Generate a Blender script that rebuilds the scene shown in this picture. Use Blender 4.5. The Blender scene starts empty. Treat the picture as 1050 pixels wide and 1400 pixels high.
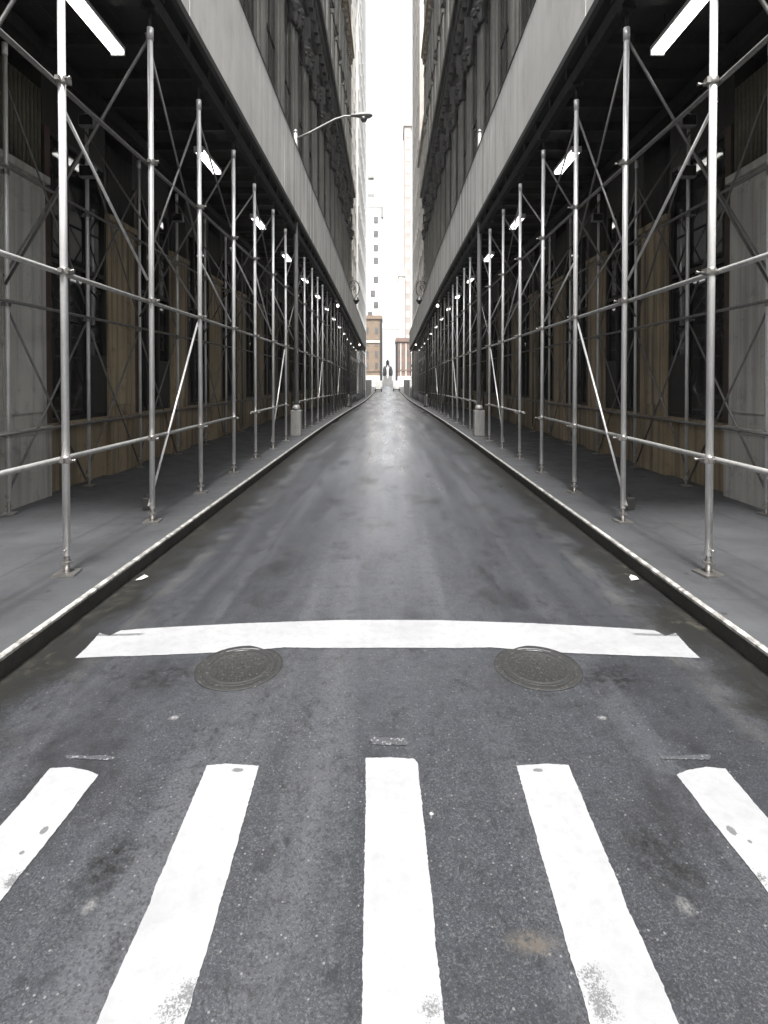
import bpy, math, random
from mathutils import Vector, noise
random.seed(7)
C = bpy.context.scene.collection
SC = bpy.context.scene
PI = math.pi

# ------------------------------------------------------------------ helpers
def sstep(t):
    t = max(0.0, min(1.0, t)); return t*t*(3-2*t)
def drop(y):  return 0.6*sstep((y-15)/60)          # the street falls gently away
def rdrop(y): return drop(y) + 0.55*sstep((y-25)/48)  # the shed roof steps down with it

class MB:
    def __init__(s): s.v=[]; s.f=[]; s.s=[]
    def add(s, vs, fs, smooth=False):
        o=len(s.v); s.v += [tuple(p) for p in vs]
        for f in fs: s.f.append(tuple(o+i for i in f)); s.s.append(smooth)
        return s
    def box(s, x0,x1,y0,y1,z0,z1):
        if x0>x1: x0,x1=x1,x0
        return s.hexa([(x0,y0,z0),(x1,y0,z0),(x1,y1,z0),(x0,y1,z0),(x0,y0,z1),(x1,y0,z1),(x1,y1,z1),(x0,y1,z1)])
    def hexa(s, p):
        return s.add(p,[(0,3,2,1),(4,5,6,7),(0,1,5,4),(1,2,6,5),(2,3,7,6),(3,0,4,7)])
    def tube(s, p0, p1, r, n=10, r1=None): return s.path([p0,p1], r, n, r1)
    def path(s, pts, r, n=10, r1=None):
        pts=[Vector(p) for p in pts]; m=len(pts); vs=[]
        d0=(pts[1]-pts[0]).normalized()
        up=Vector((0,0,1)) if abs(d0.z)<.9 else Vector((1,0,0))
        u=d0.cross(up).normalized()
        for i,p in enumerate(pts):
            if i==0: d=pts[1]-pts[0]
            elif i==m-1: d=pts[-1]-pts[-2]
            else: d=(pts[i+1]-pts[i-1])
            d.normalize(); u=(u-d*u.dot(d)).normalized(); w=d.cross(u)
            rr = r if r1 is None else r+(r1-r)*i/(m-1)
            for k in range(n):
                a=2*PI*k/n; vs.append(p+u*math.cos(a)*rr+w*math.sin(a)*rr)
        fs=[]
        for i in range(m-1):
            for k in range(n):
                k2=(k+1)%n; fs.append((i*n+k,i*n+k2,(i+1)*n+k2,(i+1)*n+k))
        o=len(s.v); s.add(vs,fs,True)
        s.f.append(tuple(o+k for k in reversed(range(n)))); s.s.append(False)
        s.f.append(tuple(o+(m-1)*n+k for k in range(n))); s.s.append(False)
        return s
    def lathe(s, prof, c=(0,0,0), n=20, smooth=True, axis='z', squash=1.0, sq2=1.0):
        vs=[]; m=len(prof)
        for (r,z) in prof:
            for k in range(n):
                a=2*PI*k/n; x,y=r*math.cos(a)*squash, r*math.sin(a)*sq2
                if axis=='z': vs.append((c[0]+x,c[1]+y,c[2]+z))
                elif axis=='x': vs.append((c[0]+z,c[1]+x,c[2]+y))
                else: vs.append((c[0]+x,c[1]+z,c[2]+y))
        fs=[]
        for i in range(m-1):
            for k in range(n):
                k2=(k+1)%n; fs.append((i*n+k,i*n+k2,(i+1)*n+k2,(i+1)*n+k))
        o=len(s.v); s.add(vs,fs,smooth)
        s.f.append(tuple(o+k for k in reversed(range(n)))); s.s.append(False)
        s.f.append(tuple(o+(m-1)*n+k for k in range(n))); s.s.append(False)
        return s
    def build(s, name, mat, parent=None, bevel=0):
        me=bpy.data.meshes.new(name); me.from_pydata(s.v,[],s.f); me.update()
        me.polygons.foreach_set('use_smooth', s.s)
        import bmesh
        bm=bmesh.new(); bm.from_mesh(me); bmesh.ops.recalc_face_normals(bm, faces=bm.faces); bm.to_mesh(me); bm.free()
        me.materials.append(mat)
        o=bpy.data.objects.new(name, me); C.objects.link(o)
        if parent: o.parent=parent
        if bevel:
            b=o.modifiers.new('b','BEVEL'); b.width=bevel; b.segments=2; b.limit_method='ANGLE'; b.angle_limit=0.7
        return o
def inst(src, parent, loc=None, rz=None, sc=None):
    o=src.copy(); C.objects.link(o); o.parent=parent
    if loc is not None: o.location=loc
    if rz is not None: o.rotation_euler=(0,0,rz)
    if sc is not None: o.scale=sc
    return o
def tag(o, label, cat, group=None):
    o['label']=label; o['category']=cat
    if group: o['group']=group
    return o
def thing(name, label, cat, loc=(0,0,0), rz=0, group=None):
    o=bpy.data.objects.new(name,None); C.objects.link(o); o.empty_display_size=.2
    o.location=loc; o.rotation_euler=(0,0,rz)
    return tag(o,label,cat,group)
def struct(o): o['kind']='structure'; return o

# ------------------------------------------------------------------ materials
def newmat(name):
    m=bpy.data.materials.new(name); m.use_nodes=True
    nt=m.node_tree; nt.nodes.clear()
    out=nt.nodes.new('ShaderNodeOutputMaterial'); b=nt.nodes.new('ShaderNodeBsdfPrincipled')
    nt.links.new(b.outputs[0], out.inputs[0])
    return m,nt,b
class N:
    def __init__(s, nt): s.nt=nt
    def n(s, t, **k):
        x=s.nt.nodes.new(t)
        for a,v in k.items(): setattr(x,a,v)
        return x
    def l(s,a,b): s.nt.links.new(a,b)
    def val(s, sock, v):
        if hasattr(v,'links'): s.l(v,sock)
        else: sock.default_value=v
    def pos(s, obj=False):
        if obj: return s.n('ShaderNodeTexCoord').outputs['Object']
        return s.n('ShaderNodeNewGeometry').outputs['Position']
    def mapped(s, vec, scale=(1,1,1), loc=(0,0,0)):
        m=s.n('ShaderNodeMapping'); s.l(vec,m.inputs[0]); m.inputs['Scale'].default_value=scale; m.inputs['Location'].default_value=loc
        return m.outputs[0]
    def noise(s, vec, scale, detail=4, rough=.55, dist=0):
        x=s.n('ShaderNodeTexNoise'); s.l(vec,x.inputs['Vector']); x.inputs['Scale'].default_value=scale
        x.inputs['Detail'].default_value=detail; x.inputs['Roughness'].default_value=rough; x.inputs['Distortion'].default_value=dist
        return x.outputs['Fac']
    def rng(s, v, a,b,c=0,d=1):
        x=s.n('ShaderNodeMapRange'); s.val(x.inputs[0],v)
        for i,q in enumerate((a,b,c,d)): x.inputs[i+1].default_value=q
        return x.outputs[0]
    def math(s, op, a, b=0.0, clamp=False):
        x=s.n('ShaderNodeMath',operation=op); x.use_clamp=clamp; s.val(x.inputs[0],a); s.val(x.inputs[1],b); return x.outputs[0]
    def mix(s, f, a, b, mode='MIX'):
        x=s.n('ShaderNodeMix',data_type='RGBA',blend_type=mode); s.val(x.inputs[0],f)
        for i,v in ((6,a),(7,b)):
            if hasattr(v,'links'): s.l(v,x.inputs[i])
            else: x.inputs[i].default_value=(*v,1) if len(v)==3 else v
        return x.outputs[2]
    def bump(s, h, strength, dist, bsdf):
        x=s.n('ShaderNodeBump'); x.inputs['Strength'].default_value=strength; x.inputs['Distance'].default_value=dist
        s.l(h,x.inputs['Height']); s.l(x.outputs[0],bsdf.inputs['Normal'])
    def sep(s, vec):
        x=s.n('ShaderNodeSeparateXYZ'); s.l(vec,x.inputs[0]); return x.outputs
    def spot(s, vec, c, r, soft=.35, sx=1, sy=1):   # 1 inside an ellipse on the ground, 0 outside
        m=s.n('ShaderNodeMapping'); s.l(vec,m.inputs[0]); m.inputs['Location'].default_value=(-c[0]/(r*sx),-c[1]/(r*sy),0)
        m.inputs['Scale'].default_value=(1/(r*sx),1/(r*sy),0)
        x=s.n('ShaderNodeVectorMath',operation='LENGTH'); s.l(m.outputs[0],x.inputs[0])
        return s.rng(x.outputs['Value'],1-soft,1+soft,1,0)
    def random(s): return s.n('ShaderNodeObjectInfo').outputs['Random']

F=745.0; HZ=519.0; AX=530.0
def gnd(px,py,z=0.0):                          # a point of the level ground
    p=math.radians(.8); a=math.atan((py-HZ-F*math.tan(p))/F)+p; h=2-.007; d=h/math.tan(a)
    return ((px-AX)/F*(d*math.cos(p)+h*math.sin(p)), d)

def mat_asphalt():
    m,nt,b=newmat('asphalt'); k=N(nt); p=k.pos()
    ps=k.mapped(p,(1,.3,1)); big=k.noise(ps,.8,5,.6,0); mid=k.noise(p,3.2,5,.65); fine=k.noise(p,170,2,.7); fine2=k.noise(p,70,3,.7)
    col=k.mix(k.rng(big,.35,.68),(.0188,.0205,.0242),(.0295,.032,.038))
    col=k.mix(k.rng(mid,.46,.68,0,.6),col,(.022,.023,.026))
    # pale sky sheen painted down the centre, then long worn wheel lanes
    lane=k.noise(k.mapped(p,(1.6,.09,1)),1.5,3,.5); centre_sheen=k.math('MULTIPLY',k.rng(k.math('ADD',k.math('ABSOLUTE',k.sep(p)[0]),k.rng(lane,.3,.7,.5,-.5)),.1,1.5,.85,0),k.rng(k.sep(p)[1],2.5,14)); col=k.mix(centre_sheen,col,(.098,.105,.121))
    col=k.mix(k.rng(lane,.5,.75,0,.5),col,(.085,.088,.096))
    # aggregate
    col=k.mix(k.rng(fine2,.48,.62,0,.6),col,(.012,.012,.013))
    g3=k.noise(p,105,2,.6); col=k.mix(k.rng(g3,.54,.68,0,.55),col,(.075,.077,.081)); col=k.mix(k.rng(fine,.58,.72,0,.55),col,(.105,.105,.11)); mot=k.noise(p,11,5,.75); col=k.mix(k.rng(mot,.5,.68,0,.6),col,(.0125,.013,.0145)); mo2=k.noise(k.mapped(p,(1,.6,1),(3,7,0)),4.5,6,.8); col=k.mix(k.rng(mo2,.57,.66,0,.75),col,(.011,.0115,.013)); col=k.mix(k.rng(mo2,.36,.28,0,.45),col,(.058,.061,.066))
    vor=k.n('ShaderNodeTexVoronoi'); k.l(p,vor.inputs['Vector']); vor.inputs['Scale'].default_value=55
    rs=k.sep(vor.outputs['Color'])
    fleck=k.math('MULTIPLY',k.math('GREATER_THAN',rs[0],.93),k.rng(vor.outputs['Distance'],.18,.3,1,0))
    col=k.mix(k.math('MULTIPLY',fleck,.4),col,(.2,.2,.2))
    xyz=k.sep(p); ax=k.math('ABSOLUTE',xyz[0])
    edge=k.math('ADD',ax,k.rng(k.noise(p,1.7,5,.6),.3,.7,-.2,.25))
    gut_wet_shade=k.rng(edge,2.08,2.4); mossy=k.noise(p,9,5,.7)
    col=k.mix(k.math('MULTIPLY',gut_wet_shade,.88),col,(.011,.011,.010))  # kerb shade painted into the colour, along with gutter wet and grime
    col=k.mix(k.math('MULTIPLY',k.rng(edge,2.38,2.6),k.rng(mossy,.5,.7)),col,(.045,.043,.034))
    strip=k.math('MULTIPLY',k.rng(ax,1.98,2.05),k.rng(ax,2.12,2.18,1,0))
    col=k.mix(k.math('MULTIPLY',strip,k.rng(k.noise(p,2.5,4,.6),.45,.65,0,.5)),col,(.06,.06,.058))
    blot=k.noise(k.mapped(p,(1,.45,1)),1.4,6,.72,0)
    oil=k.math('MULTIPLY',k.rng(blot,.52,.64),k.rng(xyz[1],1.5,2.4))
    col=k.mix(k.math('MULTIPLY',oil,.7),col,(.012,.012,.0135))
    for (px,py,r,sx,sy,c,a) in ((238,980,.022,1,.8,(.2,.2,.2),.8),(823,980,.022,1,.8,(.2,.2,.2),.8),
            (123,1237,.022,1,1.2,(.12,.12,.12),.8),(937,1237,.026,1,1.2,(.12,.12,.12),.8),(728,1288,.075,1,.55,(.075,.064,.052),.6),
            (150,1180,.08,1,1.6,(.007,.007,.007),.9),(905,1170,.12,1,1.6,(.007,.007,.007),.9),(220,925,.2,1,.9,(.009,.009,.0095),.85),
            (838,925,.2,1,.9,(.009,.009,.0095),.85),(590,1112,.008,1,1,(.5,.5,.5),.9)):
        sp=k.spot(p,gnd(px,py),r,.5,sx,sy)
        sp=k.math('MULTIPLY',sp,k.rng(k.noise(p,1.6/r if r<.1 else 14,4,.7),.36,.58)); col=k.mix(k.math('MULTIPLY',sp,a),col,c)
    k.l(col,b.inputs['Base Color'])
    ro=k.rng(k.noise(k.mapped(p,(1,.12,1)),1.3,3,.5),.35,.65,.32,.46); ro=k.math('SUBTRACT',ro,k.math('ADD',k.math('MULTIPLY',gut_wet_shade,.06),k.math('MULTIPLY',centre_sheen,.13)))
    k.l(ro,b.inputs['Roughness']); b.inputs['Specular IOR Level'].default_value=.5
    h=k.math('ADD',k.math('MULTIPLY',fine,.6),fine2)
    k.bump(h,.35,.003,b); return m
def mat_paint():
    m,nt,b=newmat('road_paint'); k=N(nt); p=k.pos()
    g=k.noise(p,1.8,4,.6); f=k.noise(p,110,4,.8); f2=k.noise(p,14,5,.7)
    col=k.mix(k.rng(g,.3,.7),(.220,.225,.236),(.172,.176,.184))
    col=k.mix(k.rng(f2,.46,.72,0,.6),col,(.15,.15,.153))
    wear=k.math('MULTIPLY',k.rng(k.noise(p,7,3,.5),.35,.7,.0,.2),1.0)
    for (px,py,r,sx,sy,a) in ((245,1365,.075,1,1.3,.23),(590,1370,.055,1,1,.24),(808,1345,.05,1,1.9,.2),(835,1400,.08,1,1,.2),(20,1205,.06,1,.8,.26),(1035,1200,.06,1,.8,.26),
            (60,1135,.012,1,1.5,.7),(30,1165,.009,1,1,.6),(1000,1135,.014,1,1.5,.7),(1025,1150,.008,1,1,.6),(325,1053,.012,2,1,.5),(735,1053,.012,2,1,.5)):
        sp=k.spot(p,gnd(px,py),r,.6,sx,sy); wear=k.math('ADD',wear,k.math('MULTIPLY',sp,a))
    chip=k.rng(k.math('ADD',k.math('MULTIPLY',f,.75),wear),.66,.72)
    # tyre scuffed arcs on the stop line
    for px in (196,866):
        c=gnd(px,835); x=k.n('ShaderNodeMapping'); k.l(p,x.inputs[0]); x.inputs['Location'].default_value=(-c[0],-c[1]*2.2,0); x.inputs['Scale'].default_value=(1,2.2,0)
        ln=k.n('ShaderNodeVectorMath',operation='LENGTH'); k.l(x.outputs[0],ln.inputs[0]); d=ln.outputs['Value']
        ring=k.math('MULTIPLY',k.rng(d,.90,.92),k.rng(d,.985,1.0,1,0))
        ring=k.math('MULTIPLY',ring,k.rng(k.math('ABSOLUTE',k.math('SUBTRACT',k.sep(p)[0],c[0])),.17,.21,1,0))
        chip=k.math('MAXIMUM',chip,k.math('MULTIPLY',ring,k.rng(f,.36,.46)))
    col=k.mix(chip,col,(.075,.077,.08)); k.l(col,b.inputs['Base Color']); b.inputs['Roughness'].default_value=.6
    k.bump(k.math('ADD',f,f2),.3,.003,b); return m
def mat_faint():
    m,nt,b=newmat('worn_paint'); k=N(nt); p=k.pos()
    f=k.noise(p,45,4,.7); col=k.mix(k.rng(f,.57,.63),(.03,.032,.036),(.16,.16,.165))
    k.l(col,b.inputs['Base Color']); b.inputs['Roughness'].default_value=.7; return m
def mat_concrete(name,c0,c1,rough=.75,joint=None,scale=1.0,stain=(.05,.05,.05),bumpd=.004):
    m,nt,b=newmat(name); k=N(nt); p=k.pos()
    g=k.noise(p,.9*scale,5,.6); f=k.noise(p,60,3,.65); s=k.noise(p,2.7*scale,6,.7,.5)
    col=k.mix(k.rng(g,.3,.7),c0,c1); col=k.mix(k.rng(s,.56,.74,0,.6),col,stain); col=k.mix(k.rng(f,.5,.75,0,.3),col,(c0[0]*.5,)*3)
    if joint:
        y=k.sep(p)[1]; fr=k.math('FRACT',k.math('DIVIDE',y,joint)); col=k.mix(k.math('MULTIPLY',k.math('LESS_THAN',fr,.009),.7),col,(.03,.03,.03))
    if name=='kerb_edge':
        col=k.mix(k.rng(k.noise(p,7,6,.8),.46,.6,0,.75),col,(.05,.048,.043))
    if name=='sidewalk_concrete':
        xx=k.math('ABSOLUTE',k.sep(p)[0])
        for xj in (3.62,4.55): col=k.mix(k.math('MULTIPLY',k.math('LESS_THAN',k.math('ABSOLUTE',k.math('SUBTRACT',xx,xj)),.006),.7),col,(.012,.012,.012))
        vo=k.n('ShaderNodeTexVoronoi'); k.l(p,vo.inputs['Vector']); vo.inputs['Scale'].default_value=4.5; rc=k.sep(vo.outputs['Color'])
        gum=k.math('MULTIPLY',k.math('GREATER_THAN',rc[0],.62),k.rng(vo.outputs['Distance'],.09,.13,1,0)); col=k.mix(k.math('MULTIPLY',gum,.7),col,(.015,.015,.016))
    k.l(col,b.inputs['Base Color']); k.l(k.rng(s,.3,.7,rough-.15,rough+.1),b.inputs['Roughness'])
    k.bump(k.math('ADD',f,s),.4,bumpd,b); return m
def mat_metal(name,c,rough,metal=1.0,spot=.3):
    m,nt,b=newmat(name); k=N(nt); p=k.pos()
    g=k.noise(k.mapped(p,(6,6,1.2)),2.5,5,.65); f=k.noise(p,45,3,.7)
    col=k.mix(k.rng(g,.35,.7),c,tuple(x*.72 for x in c)); col=k.mix(k.rng(f,.58,.72,0,spot),col,(.16,.14,.12))
    k.l(col,b.inputs['Base Color']); b.inputs['Metallic'].default_value=metal
    k.l(k.rng(g,.3,.7,rough-.06,rough+.12),b.inputs['Roughness']); return m
def mat_fascia():
    m,nt,b=newmat('painted_plywood'); k=N(nt); p=k.pos()
    g=k.noise(p,.45,4,.6); st=k.noise(k.mapped(p,(1,1.5,.07)),1.7,5,.65); st2=k.noise(k.mapped(p,(1,1.9,.05)),2.0,4,.6)
    col=k.mix(k.rng(g,.3,.7),(.86,.85,.82),(.68,.672,.65))
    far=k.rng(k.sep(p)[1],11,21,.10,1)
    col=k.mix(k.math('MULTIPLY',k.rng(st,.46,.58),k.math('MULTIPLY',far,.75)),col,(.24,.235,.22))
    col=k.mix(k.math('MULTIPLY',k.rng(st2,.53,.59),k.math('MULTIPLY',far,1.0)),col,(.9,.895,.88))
    col=k.mix(k.rng(k.noise(k.mapped(p,(1,1,.5)),2.2,6,.7),.5,.75,0,.4),col,(.36,.35,.33))
    r=k.random(); col=k.mix(k.rng(r,0,1,0,.22),col,(.55,.545,.53))
    k.l(col,b.inputs['Base Color']); b.inputs['Roughness'].default_value=.6
    k.bump(k.noise(p,22,4,.6),.12,.003,b); return m
def mat_stone(name,c0,c1,grime,streak=.7,zj=None):
    m,nt,b=newmat(name); k=N(nt); p=k.pos()
    g=k.noise(p,.5,5,.6); st=k.noise(k.mapped(p,(3.5,3.5,.12)),1.4,5,.68); s=k.noise(p,3.5,6,.7,.4); f=k.noise(p,48,3,.7)
    col=k.mix(k.rng(g,.3,.7),c0,c1); col=k.mix(k.rng(st,.46,.68,0,streak),col,grime); col=k.mix(k.rng(s,.55,.75,0,.55),col,tuple(x*.7 for x in grime))
    col=k.mix(k.rng(f,.5,.75,0,.25),col,grime)
    if zj:
        z=k.sep(p)[2]; fr=k.math('FRACT',k.math('DIVIDE',z,zj)); col=k.mix(k.math('MULTIPLY',k.math('LESS_THAN',fr,.012),.7),col,(.03,.03,.03))
    k.l(col,b.inputs['Base Color']); b.inputs['Roughness'].default_value=.72
    k.bump(k.math('ADD',s,f),.4,.008,b); return m
def mat_plain(name,c,rough=.5,metal=0,var=.25,sc=6):
    m,nt,b=newmat(name); k=N(nt); p=k.pos()
    g=k.noise(p,sc,5,.65); k.l(k.mix(k.rng(g,.35,.7),c,tuple(x*(1-var) for x in c)),b.inputs['Base Color'])
    b.inputs['Roughness'].default_value=rough; b.inputs['Metallic'].default_value=metal; return m
def mat_glass(name,c,rough=.06):
    m,nt,b=newmat(name); k=N(nt); p=k.pos()
    g=k.noise(k.mapped(p,(1,1,.4)),1.1,4,.6); d=k.noise(p,25,5,.7)
    k.l(k.mix(k.rng(g,.4,.7),c,tuple(x*2.2 for x in c)),b.inputs['Base Color'])
    k.l(k.rng(d,.4,.8,rough,rough+.09),b.inputs['Roughness']); b.inputs['Specular IOR Level'].default_value=.6
    k.bump(k.noise(p,.8,2,.5),.06,.02,b); return m
def mat_brick(name,c0,c1,mortar):
    m,nt,b=newmat(name); k=N(nt); p=k.pos(); x=k.sep(p)
    cb=k.n('ShaderNodeCombineXYZ'); k.l(k.math('ADD',x[0],x[1]),cb.inputs[0]); k.l(x[2],cb.inputs[1])
    br=k.n('ShaderNodeTexBrick'); k.l(cb.outputs[0],br.inputs['Vector']); br.inputs['Scale'].default_value=2.2
    br.inputs['Color1'].default_value=(*c0,1); br.inputs['Color2'].default_value=(*c1,1); br.inputs['Mortar'].default_value=(*mortar,1)
    br.inputs['Mortar Size'].default_value=.012
    g=k.noise(p,.4,5,.65); k.l(k.mix(k.rng(g,.35,.7,0,.5),br.outputs[0],tuple(v*.55 for v in c0)),b.inputs['Base Color']); b.inputs['Roughness'].default_value=.85; return m
def mat_emit(name,c,st):
    m,nt,b=newmat(name); b.inputs['Base Color'].default_value=(.8,.8,.8,1); b.inputs['Emission Color'].default_value=(*c,1); b.inputs['Emission Strength'].default_value=st; return m

ASPH=mat_asphalt(); PAINT=mat_paint(); FAINT=mat_faint()
WALK=mat_concrete('sidewalk_concrete',(.051,.0535,.0585),(.032,.0335,.0365),.6,1.52,stain=(.026,.026,.027))
KERB=mat_concrete('kerb_granite',(.045,.044,.041),(.022,.021,.019),.7,2.4,3.0,stain=(.02,.02,.017),bumpd=.01)
KEDGE=mat_concrete('kerb_edge',(.44,.435,.42),(.15,.148,.142),.55,2.4,9.0,stain=(.05,.047,.042),bumpd=.012)
GALV=mat_metal('galvanised_tube',(.78,.785,.79),.36,.35,.25)
GALVD=mat_metal('dark_tube',(.22,.217,.212),.5,.6,.45)  # darker tone for upper, rear and farther tubes
DARKP=mat_metal('darkest_tube',(.085,.083,.08),.55,.5,.4)  # darkest tone, for the farthest posts
LEDG=mat_metal('ledger_tube',(.42,.42,.415),.42,.5,.35)
COUP=mat_metal('coupler_steel',(.42,.41,.40),.38,.9,.5)
FASC=mat_fascia(); FTRIM=mat_plain('dark_trim',(.05,.05,.048),.6)
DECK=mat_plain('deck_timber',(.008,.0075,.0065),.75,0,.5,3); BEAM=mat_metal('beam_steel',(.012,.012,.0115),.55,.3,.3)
STONE_LO=mat_stone('pier_stone',(.50,.49,.46),(.36,.352,.33),(.10,.097,.088),.5)
STONE_BR=mat_stone('brown_stone',(.42,.34,.225),(.235,.185,.12),(.04,.033,.025),.85)
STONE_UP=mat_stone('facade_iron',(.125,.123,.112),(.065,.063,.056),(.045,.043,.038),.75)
STONE_DK=mat_stone('soot_shade_stone',(.032,.031,.028),(.019,.0185,.0165),(.008,.0076,.0066),.7)  # sooty stone; also the colour for painted shade on some parts
RED=mat_plain('oxide_strip',(.06,.037,.028),.6,0,.5,5)
FLUTE=mat_plain('fluted_panel',(.09,.087,.062),.65,0,.5,4)
GLASS=mat_glass('dark_glass',(.012,.013,.013),.015); GLASSU=mat_glass('upper_glass',(.010,.010,.010),.12)
FRAME=mat_plain('window_frame',(.022,.021,.019),.55)
TUBE=mat_emit('fluorescent_tube',(1,.99,.95),1.8); WHITEM=mat_plain('white_enamel',(.7,.7,.68),.4)
BULB=mat_emit('bulb_glow',(1,.82,.75),2.2)
BLACK=mat_metal('black_iron',(.03,.03,.03),.45,.4,.2); POLE=mat_metal('grey_pole',(.27,.27,.265),.55,.4,.3)
IRON=mat_metal('cast_iron',(.0185,.0188,.0195),.6,.2,.4)
PALE=mat_plain('cream_stone',(.72,.69,.64),.8,0,.12,.3); PALE2=mat_plain('pink_stone',(.33,.295,.275),.8,0,.15,.3); PALE3=mat_plain('white_stone',(.86,.855,.84),.8,0,.1,.3)
WINP=mat_plain('pale_window',(.66,.67,.69),.3,0,.2,.5); WINM=mat_plain('dim_window',(.12,.12,.12),.3,0,.4,.5)
TAN=mat_brick('tan_brick',(.21,.152,.105),(.165,.118,.082),(.24,.21,.18)); REDB=mat_brick('red_brick',(.19,.128,.104),(.15,.10,.082),(.24,.21,.19)); PALE4=mat_stone('weathered_cream',(.42,.395,.36),(.33,.31,.285),(.16,.14,.12),.8)
HOARD=mat_plain('hoarding_board',(.035,.035,.034),.6,0,.4,1.5); HOARDL=mat_plain('grey_board',(.10,.10,.098),.6,0,.4,1.5)
PAPER=mat_plain('paper',(.34,.34,.33),.8,0,.08); TYRE=mat_plain('rubber',(.02,.02,.02),.8)
CONC=mat_concrete('block_concrete',(.30,.30,.29),(.22,.22,.21),.8); GREEN=mat_plain('patina_bronze',(.014,.014,.015),.6)

# ------------------------------------------------------------------ ground, road, pavements
YS=[-14,-8,-4,-2,0]+[0.5*i for i in range(1,60)]+[30+1.5*i for i in range(0,50)]+[106+6*i for i in range(0,40)]
def strip(name, prof, mat, ys, par=None, closed=False, zfun=drop):
    mb=MB(); n=len(prof); vs=[]
    for y in ys:
        d=zfun(y)
        for (x,z) in prof: vs.append((x,y,z-d))
    fs=[]
    for i in range(len(ys)-1):
        for k in range(n if closed else n-1):
            k2=(k+1)%n; fs.append((i*n+k,i*n+k2,(i+1)*n+k2,(i+1)*n+k))
    mb.add(vs,fs)
    if closed:
        mb.add(vs[:n],[tuple(range(n))]); mb.add(vs[-n:],[tuple(range(n))])
    return mb.build(name,mat,par)
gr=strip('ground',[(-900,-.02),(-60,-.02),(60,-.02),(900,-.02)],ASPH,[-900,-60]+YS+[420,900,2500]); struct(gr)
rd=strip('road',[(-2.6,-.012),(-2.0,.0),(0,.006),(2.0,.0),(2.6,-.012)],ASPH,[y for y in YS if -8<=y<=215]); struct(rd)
def road_z(x,y):
    a=abs(x); z=.006-.006*a/2 if a<2 else -.012*(a-2)/.6
    return z-drop(y)
for s in (-1,1):
    ys=[y for y in YS if -1.99<=y<=215]
    struct(strip('sidewalk',[(s*2.78,.145),(s*5.9,.175)],WALK,ys))
    # granite kerb: face, then a bright worn steel edge
    struct(strip('kerb',[(s*2.60,-.05),(s*2.585,.118),(s*2.60,.142),(s*2.70,.150),(s*2.782,.150),(s*2.785,-.05)],KERB,ys,closed=True))
    struct(strip('kerb',[(s*2.622,.1515),(s*2.7835,.1545)],WALK,ys))
    struct(strip('kerb',[(s*2.574,.125),(s*2.574,.146),(s*2.585,.156),(s*2.612,.157),(s*2.618,.150),(s*2.60,.1455)],KEDGE,ys,closed=True))

def marking(name, pts, mat, jit=.005, lift=.004, step=.012):
    out=[]
    P=[Vector((*gnd(*q,0.0),0)) for q in pts]
    for i,a in enumerate(P):
        b=P[(i+1)%len(P)]; n=max(1,int((b-a).length/step))
        nrm=(b-a).normalized().cross(Vector((0,0,1)))
        for t in range(n):
            q=a+(b-a)*t/n; j=jit*(noise.noise(q*9)*.5+noise.noise(q*41)*.5+noise.noise(q*90)*.6); q=q+nrm*j; out.append((q.x,q.y,road_z(q.x,q.y)+lift))
    mb=MB(); mb.add(out,[tuple(range(len(out)))])
    o=mb.build(name,mat)
    import bmesh
    bm=bmesh.new(); bm.from_mesh(o.data); bmesh.ops.triangulate(bm,faces=bm.faces[:])
    bm.normal_update()
    if sum(f.normal.z for f in bm.faces)<0: bmesh.ops.reverse_faces(bm,faces=bm.faces[:])
    bm.to_mesh(o.data); bm.free()
    return struct(o)
def mir(pts): return [(2*AX-x,y) for x,y in reversed(pts)]
cen=[(500,1037),(540,1036),(566,1038),(571,1044),(579,1120),(588,1200),(596,1290),(608,1400),(618,1500),(493,1500),(495,1400),(496,1300),(498,1200),(500,1100)]
L2=[(283,1046),(310,1044),(354,1047),(338,1103),(321,1165),(302,1232),(283,1300),(266,1352),(252,1402),(222,1500),(82,1500),(132,1400),(156,1342),(181,1286),(203,1240),(212,1213),(227,1178),(243,1140),(262,1095)]
L1=[(68,1050),(95,1048),(122,1053),(135,1059),(112,1088),(88,1120),(56,1160),(28,1195),(0,1233),(-70,1320),(-165,1320),(-60,1200),(0,1129),(32,1093)]
marking('crosswalk_stripe',cen,PAINT); 
for q in (L2,mir(L2),L1,mir(L1)): marking('crosswalk_stripe',q,PAINT)
SL=[(103,898),(118,884),(136,864),(150,868),(165,861),(210,858),(270,855),(330,852),(395,850),(460,848),(530,848)]
SLb=[(530,886),(480,886),(430,886),(390,885),(350,888),(310,891),(270,893),(190,896)]
marking('stop_line',SL+[(2*AX-x,y) for x,y in reversed(SL[:-1])]+[(2*AX-x,y) for x,y in reversed(SLb[1:])]+SLb,PAINT)
for q in ([(88,1031),(156,1033),(156,1038),(90,1037)],[(505,1008),(558,1010),(556,1020),(507,1018)]):
    marking('paint_trace',q,FAINT,.01)
marking('paint_trace',mir([(88,1031),(156,1033),(156,1038),(90,1037)]),FAINT,.01)

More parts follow.
